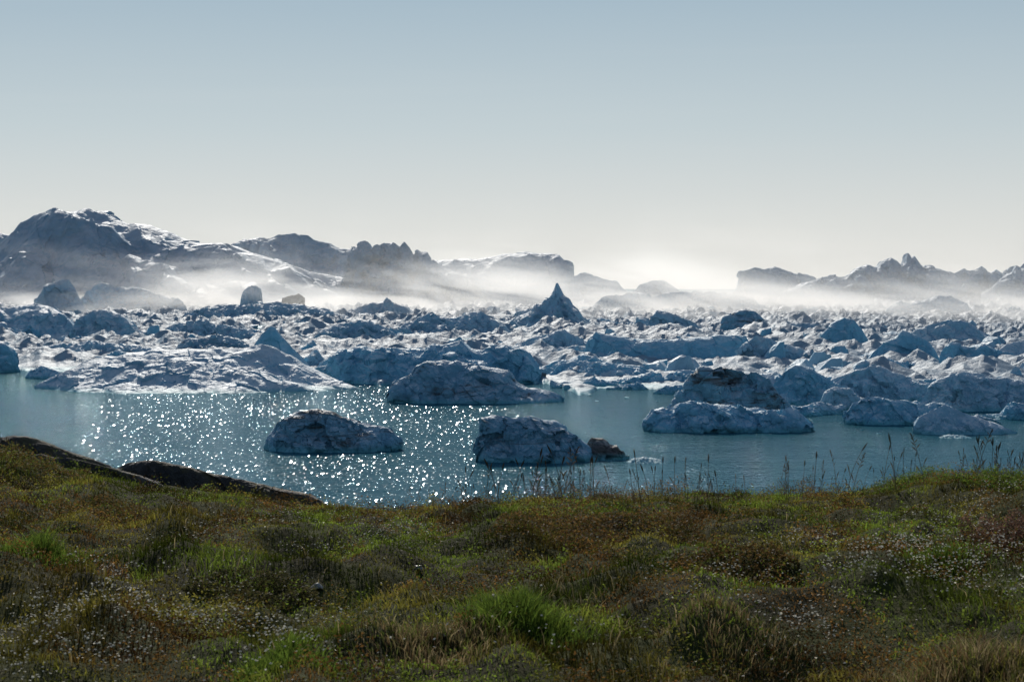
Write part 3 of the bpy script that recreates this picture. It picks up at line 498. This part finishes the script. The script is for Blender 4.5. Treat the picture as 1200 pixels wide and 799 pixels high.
x,y=flower_field(300,[(300,632,60,360),(430,615,50,360),(470,640,50,300),(980,690,70,820),(1100,660,60,1000),(900,720,60,500),(1170,690,50,820),(120,770,90,1300),(60,700,60,400),(300,760,80,500),(220,720,70,260),(1080,610,60,460),(950,650,50,300),(1170,590,40,300),(640,770,70,60),(40,780,60,600)])
n=len(x); z=ground_z(x,y)+rng.uniform(.08,.17,n); s=rng.uniform(.0050,.0088,n)*(.8+.02*y)
nrm=np.stack([rng.normal(0,.35,n),rng.normal(-.3,.35,n),np.ones(n)],1); nrm/=np.linalg.norm(nrm,axis=1)[:,None]
e1=np.cross(nrm,np.array([1.,0,0])); e1/=np.linalg.norm(e1,axis=1)[:,None]; e2=np.cross(nrm,e1)
V=np.empty((n,11,3)); P=np.stack([x,y,z],1); V[:,0]=P-nrm*.002; ph=rng.uniform(0,6.28,n)
for k in range(10):
    a=ph+k*math.pi/5; rr=s*(1 if k%2==0 else .55)
    V[:,k+1]=P+e1*(np.cos(a)*rr)[:,None]+e2*(np.sin(a)*rr)[:,None]
fc=np.array([[0,k+1,(k+1)%10+1] for k in range(10)]); Fc=(fc[None]+np.arange(n)[:,None,None]*11).reshape(-1,3)
tag(link('white_blossoms',mesh_np('white_blossoms',V.reshape(-1,3),Fc),PETAL),'tiny white blossoms sprinkled in patches over the grass','flowers',kind='stuff')
def clump(name,label,cat,px,py,wpx,hpx,kind,n,cols):
    x0,y0,z0=ray_ground(px,py); R=wpx*y0/F/2; Hh=hpx*y0/F
    if kind=='tuft':
        x=rng.normal(0,R*.45,n); y=rng.normal(0,R*.7,n)
    else:
        a=rng.uniform(0,6.283,n); q=np.sqrt(rng.random(n))*R; x=np.cos(a)*q; y=np.sin(a)*q*1.2
    q=np.sqrt(x*x+(y/1.2)**2)/R
    lump=fbm(x/R*2.2+px,y/R*2.2+py,2.,3)
    gz=ground_z(x+x0,y+y0)-z0; cols=np.array(cols); col=cols[rng.integers(0,len(cols),n)]*rng.uniform(.5,1.4,(n,1))
    if kind=='tuft':
        hh=Hh*rng.uniform(.35,1.1,n)*np.clip(1-.55*q+.9*lump,.15,1.2)
        V,Fc,cc=blades(x,y,gz,hh,np.full(n,.003+.0002*y0),col,.6,(x/R*.35,y/R*.25))
    else:
        edge=np.clip(1-q*q+1.2*lump,0,1.2); k=rng.random(n)**.6; keep=edge>.04
        top=Hh*np.sqrt(edge)*(.7+.9*lump)
        x,y,gz,top,k,col=[v[keep] for v in (x,y,gz,top,k,col)]
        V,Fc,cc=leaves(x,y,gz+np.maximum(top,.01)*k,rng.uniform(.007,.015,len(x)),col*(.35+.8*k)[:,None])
    o=link(name,mesh_np(name,V,Fc,cc),PLANT,(x0,y0,z0)); return tag(o,label,cat)
g1=[[.11,.175,.026],[.145,.20,.03],[.07,.115,.02]]; br=[[.10,.062,.022],[.13,.08,.028],[.07,.07,.018]]; st=[[.28,.22,.12],[.18,.15,.065],[.14,.09,.045],[.10,.12,.03]]
clump('grass_tuft','dense bright green grass tuft at the left edge','grass tuft',40,650,120,34,'tuft',2200,g1)
clump('grass_tuft','bright green fan shaped grass tuft at bottom centre','grass tuft',610,725,150,52,'tuft',3200,g1)
clump('grass_tuft','dark green grass tuft on the lower left slope','grass tuft',330,770,140,34,'tuft',1800,g1)
clump('grass_tuft','green grass tuft in the right flower meadow','grass tuft',1105,665,110,24,'tuft',1500,g1)
clump('dwarf_shrub','wide dark brown dwarf shrub on the crest right of centre','shrub',700,625,280,34,'leaf',14000,br)
clump('dwarf_shrub','reddish brown dwarf shrub at the right edge of the meadow','shrub',1180,645,110,40,'leaf',7000,[[.12,.065,.045],[.15,.095,.065]])
clump('dwarf_shrub','leafy green dwarf shrub on the right crest','shrub',1085,568,120,20,'leaf',5200,g1)
clump('dwarf_shrub','leafy green dwarf shrub at the right end of the crest','shrub',1180,568,110,24,'leaf',5200,g1)
clump('dwarf_shrub','dark olive dwarf shrub in the middle of the meadow','shrub',850,665,180,26,'leaf',9000,br)
clump('dwarf_shrub','rusty dwarf shrub below the black rock ledge','shrub',150,612,200,22,'leaf',9000,br)
clump('dwarf_shrub','dark low shrub in the hollow at lower left','shrub',300,700,170,22,'leaf',7500,[[.05,.055,.02],[.07,.06,.025]])
clump('dwarf_shrub','mossy brown cushion on the bank at the left edge','shrub',30,548,150,22,'leaf',9000,[[.12,.10,.03],[.14,.085,.03],[.09,.11,.025]])
clump('straw_tuft','dry straw coloured grass tuft at the far right crest','grass tuft',1168,556,80,36,'tuft',900,st)
clump('straw_tuft','pale dry grass tuft in the lower right corner','grass tuft',1130,785,260,44,'tuft',3400,st)
clump('straw_tuft','pale dry grass tuft left of the bright fan shaped tuft','grass tuft',505,755,220,32,'tuft',2200,st)
clump('straw_tuft','dry straw tuft below the wide brown shrub','grass tuft',870,765,240,28,'tuft',2000,st)
# tall stalks: root > stem, seed_head
def stalk_meshes(i):
    r=random.Random(i); nseg=6; lx=r.uniform(-.3,.3); ly=r.uniform(-.2,.2)
    def P(t): return Vector((lx*t*t,ly*t*t,t))
    def tube(prs):
        V=[];Fc=[];ks=[]
        for c,rad in prs:
            ks.append(len(V))
            for j in range(4): V.append((c[0]+math.cos(j*1.571)*rad,c[1]+math.sin(j*1.571)*rad,c[2]))
        for a,b2 in zip(ks[:-1],ks[1:]):
            for j in range(4): Fc.append((a+j,a+(j+1)%4,b2+(j+1)%4,b2+j))
        return V,Fc
    V,Fc=tube([(P(s/nseg*.84),.0065*(1-.45*s/nseg)) for s in range(nseg+1)])
    for s in range(3):
        t=.08+.12*s; c=P(t); d=1 if (s+i)%2 else -1; k=len(V)
        V.extend([tuple(c),tuple(c+Vector((d*.07,.01,.18))),tuple(c+Vector((d*.13,0,.24))),tuple(c+Vector((d*.06,0,.12)))]); Fc.append((k,k+1,k+2,k+3))
    m1=bpy.data.meshes.new('stem'); m1.from_pydata(V,[],Fc); m1.materials.append(STRAW)
    sh=i%3
    V,Fc=tube([(P(.83),.005),(P(.87),.015 if sh else .008),(P(.92),.018 if sh else .010),(P(.96),.012),(P(1.0),.003)])
    if sh==0:
        for s in range(7):
            t=.66+.05*s; c=P(t); d=1 if s%2 else -1; k=len(V); l=.075*(1.2-t)*2.2
            V.extend([tuple(c),tuple(c+Vector((d*l*.6,0,l*.5))),tuple(c+Vector((d*l,.01,l*1.1))),tuple(c+Vector((d*l*.45,0,l*.75)))]); Fc.append((k,k+1,k+2,k+3))
    m2=bpy.data.meshes.new('seed_head'); m2.from_pydata(V,[],Fc); m2.materials.append(STRAW)
    return m1,m2
SM=[stalk_meshes(i) for i in range(12)]
SZ=[(440,600,30,'tall dry seed stalk on the crest left of the centre berg','seed stalks left of the centre berg',28),(550,730,95,'tall dry seed stalk on the crest below the centre berg','seed stalks below the centre berg',44),
 (720,880,45,'tall dry seed stalk on the crest right of the centre berg','seed stalks right of the centre berg',40),(890,1040,40,'tall dry seed stalk on the crest below the two tier berg','seed stalks below the two tier berg',46),
 (1130,1215,60,'tall dry seed stalk at the right end of the crest','seed stalks at the right end of the crest',40)]
k=0
for a,b2,cnt,lab,gr,hpx in SZ:
    for j in range(cnt):
        px=random.gauss((a+b2)/2,(b2-a)/3.0); yy=random.uniform(21.0,24.8); x0=(px-600)*yy/F; z0=float(ground_z(np.array([x0]),np.array([yy]))[0])
        o=bpy.data.objects.new('seed_stalk',None); C.objects.link(o); o.empty_display_size=.05; h=hpx*random.choice([.4,.55,.7,.9,1.1,1.4])*random.uniform(.85,1.15)*yy/F
        o.location=(x0,yy,z0-.01); o.scale=(h,h,h); o.rotation_euler=(random.uniform(-.12,.12),random.uniform(-.15,.15),random.uniform(0,6.28)); tag(o,lab,'grass stalk',gr)
        for nm,mm in zip(('stem','seed_head'),SM[k%12]):
            c_=bpy.data.objects.new(nm,mm); C.objects.link(c_); c_.parent=o
        k+=1
# ---------------------------------------------------------------- mist
def mist_box(name,label,x0,x1,y0,y1,z1,D,hz,thr,amp,seed):
    bm=bmesh.new(); bmesh.ops.create_cube(bm,size=1)
    for v in bm.verts: v.co=Vector(((x0+x1)/2+v.co.x*(x1-x0),(y0+y1)/2+v.co.y*(y1-y0),.5+(v.co.z+.5)*z1))
    me=bpy.data.meshes.new(name); bm.to_mesh(me); bm.free()
    m,nt=newmat(name); b=NB(nt); out=b.n('ShaderNodeOutputMaterial'); v=b.n('ShaderNodeVolumeScatter')
    v.inputs['Color'].default_value=(.95,.98,1,1); v.inputs['Anisotropy'].default_value=.6
    geo=b.n('ShaderNodeNewGeometry'); s=b.n('ShaderNodeSeparateXYZ'); b.l(geo.outputs['Position'],s.inputs[0]); x,y,z=s.outputs
    yy=b.math('MULTIPLY_ADD',x,.8,y)
    e=b.math('MULTIPLY',b.remap(yy,980,1240),b.remap(y,y1-150,y1,1,0))
    off=b.n('ShaderNodeVectorMath',operation='ADD'); b.l(geo.outputs['Position'],off.inputs[0]); off.inputs[1].default_value=(seed,seed*2,0)
    rt=b.n('ShaderNodeMapping'); rt.inputs['Rotation'].default_value=(0,-.12,0); b.l(off.outputs[0],rt.inputs[0])
    nz=b.noise(b.scalev(rt.outputs[0],(1/110,1/420,1/22)),1,5,.64,.7)
    hv=b.math('MULTIPLY_ADD',b.noise(b.scalev(off.outputs[0],(1/110,1/500,.0)),1,3,.65),hz*2.0,hz*-.08)
    hv=b.math('MULTIPLY',hv,b.remap(x,170,330,1,.72))
    fall=b.math('EXPONENT',b.math('MULTIPLY',b.math('POWER',b.math('DIVIDE',z,hv),1.6),-1.0))
    den=b.math('MULTIPLY',b.remap(nz,thr,thr+amp,.05,1),D)
    d=b.math('MULTIPLY',b.math('MULTIPLY',e,fall),den)
    hz2=b.math('MULTIPLY',b.math('EXPONENT',b.math('MULTIPLY',z,-1/40.)),.00011)   # thin even haze
    d=b.math('MULTIPLY',b.math('MULTIPLY_ADD',e,hz2,d),b.remap(z,z1-30,z1,1,0))
    b.l(d,v.inputs['Density']); b.l(v.outputs[0],out.inputs['Volume'])
    tag(link(name,me,m),label,'mist',kind='stuff')
mist_box('mist','low white sea mist drifting between near pack and far icebergs',-1100,1100,780,1820,100,.0080,25,.42,.22,37)
# ---------------------------------------------------------------- light and sky
AZ=math.radians(-7); EL=math.radians(30)     # sun ahead, a little left
d=Vector((math.sin(AZ)*math.cos(EL),math.cos(AZ)*math.cos(EL),math.sin(EL)))
sl=bpy.data.lights.new('sun','SUN'); sl.energy=3.8; sl.angle=math.radians(.5); sl.color=(1,.94,.85)
so=bpy.data.objects.new('sun',sl); C.objects.link(so); so.rotation_euler=(-d).to_track_quat('-Z','Y').to_euler(); so.location=(0,0,200)
w=bpy.data.worlds.new('World'); bpy.context.scene.world=w; w.use_nodes=True; nt=w.node_tree
for n_ in list(nt.nodes): nt.nodes.remove(n_)
b=NB(nt); out=b.n('ShaderNodeOutputWorld'); mx=b.n('ShaderNodeMixShader')
sky=b.n('ShaderNodeTexSky'); sky.sky_type='NISHITA'; sky.sun_disc=False; sky.sun_elevation=EL; sky.sun_rotation=AZ; sky.dust_density=1.0; sky.air_density=1.3; sky.ozone_density=2.5
bg1=b.n('ShaderNodeBackground'); b.l(sky.outputs[0],bg1.inputs[0]); bg1.inputs[1].default_value=.08
tc=b.n('ShaderNodeTexCoord'); sp=b.n('ShaderNodeSeparateXYZ'); b.l(tc.outputs['Generated'],sp.inputs[0])
cr=b.n('ShaderNodeValToRGB'); b.l(b.math('MULTIPLY',sp.outputs[2],4.0),cr.inputs[0])
els=cr.color_ramp.elements
stops=[(0,(.78,.765,.72)),(.14,(.70,.72,.70)),(.32,(.55,.63,.66)),(.58,(.385,.50,.585)),(1,(.20,.32,.43))]
els[0].position=0; els[0].color=(*stops[0][1],1); els[1].position=1; els[1].color=(*stops[-1][1],1)
for p_,c_ in stops[1:-1]: e_=els.new(p_); e_.color=(*c_,1)
cn=b.noise(b.scalev(tc.outputs['Generated'],(3,3,60)),1,5,.6,.5)
cf=b.math('MULTIPLY',b.remap(cn,.5,.75,0,.25),b.remap(sp.outputs[2],.0,.06,1,.1))
hc=b.mix(cf,cr.outputs[0],(.84,.82,.77))
bg2=b.n('ShaderNodeBackground'); b.l(hc,bg2.inputs[0])
dt=b.n('ShaderNodeVectorMath',operation='DOT_PRODUCT'); b.l(tc.outputs['Generated'],dt.inputs[0]); dt.inputs[1].default_value=(math.sin(AZ),math.cos(AZ),0)
b.l(b.remap(dt.outputs['Value'],-1,1,.35,1.0,False),bg2.inputs[1])
b.l(b.remap(sp.outputs[2],.14,.4,1,0),mx.inputs[0]); b.l(bg1.outputs[0],mx.inputs[1]); b.l(bg2.outputs[0],mx.inputs[2]); b.l(mx.outputs[0],out.inputs[0])
# ---------------------------------------------------------------- camera
cam=bpy.data.cameras.new('camera'); co=bpy.data.objects.new('camera',cam); C.objects.link(co); co.location=(0,0,H); co.rotation_euler=(math.radians(90),0,0)
cam.sensor_width=36; cam.lens=36*F/1200; cam.shift_y=-(399.5-YH)/1200; cam.clip_end=80000; cam.clip_start=.1
cam.dof.use_dof=True; cam.dof.focus_distance=120; cam.dof.aperture_fstop=13
sc=bpy.context.scene; sc.camera=co; sc.view_settings.view_transform='Standard'; sc.view_settings.look='None'; sc.view_settings.exposure=0
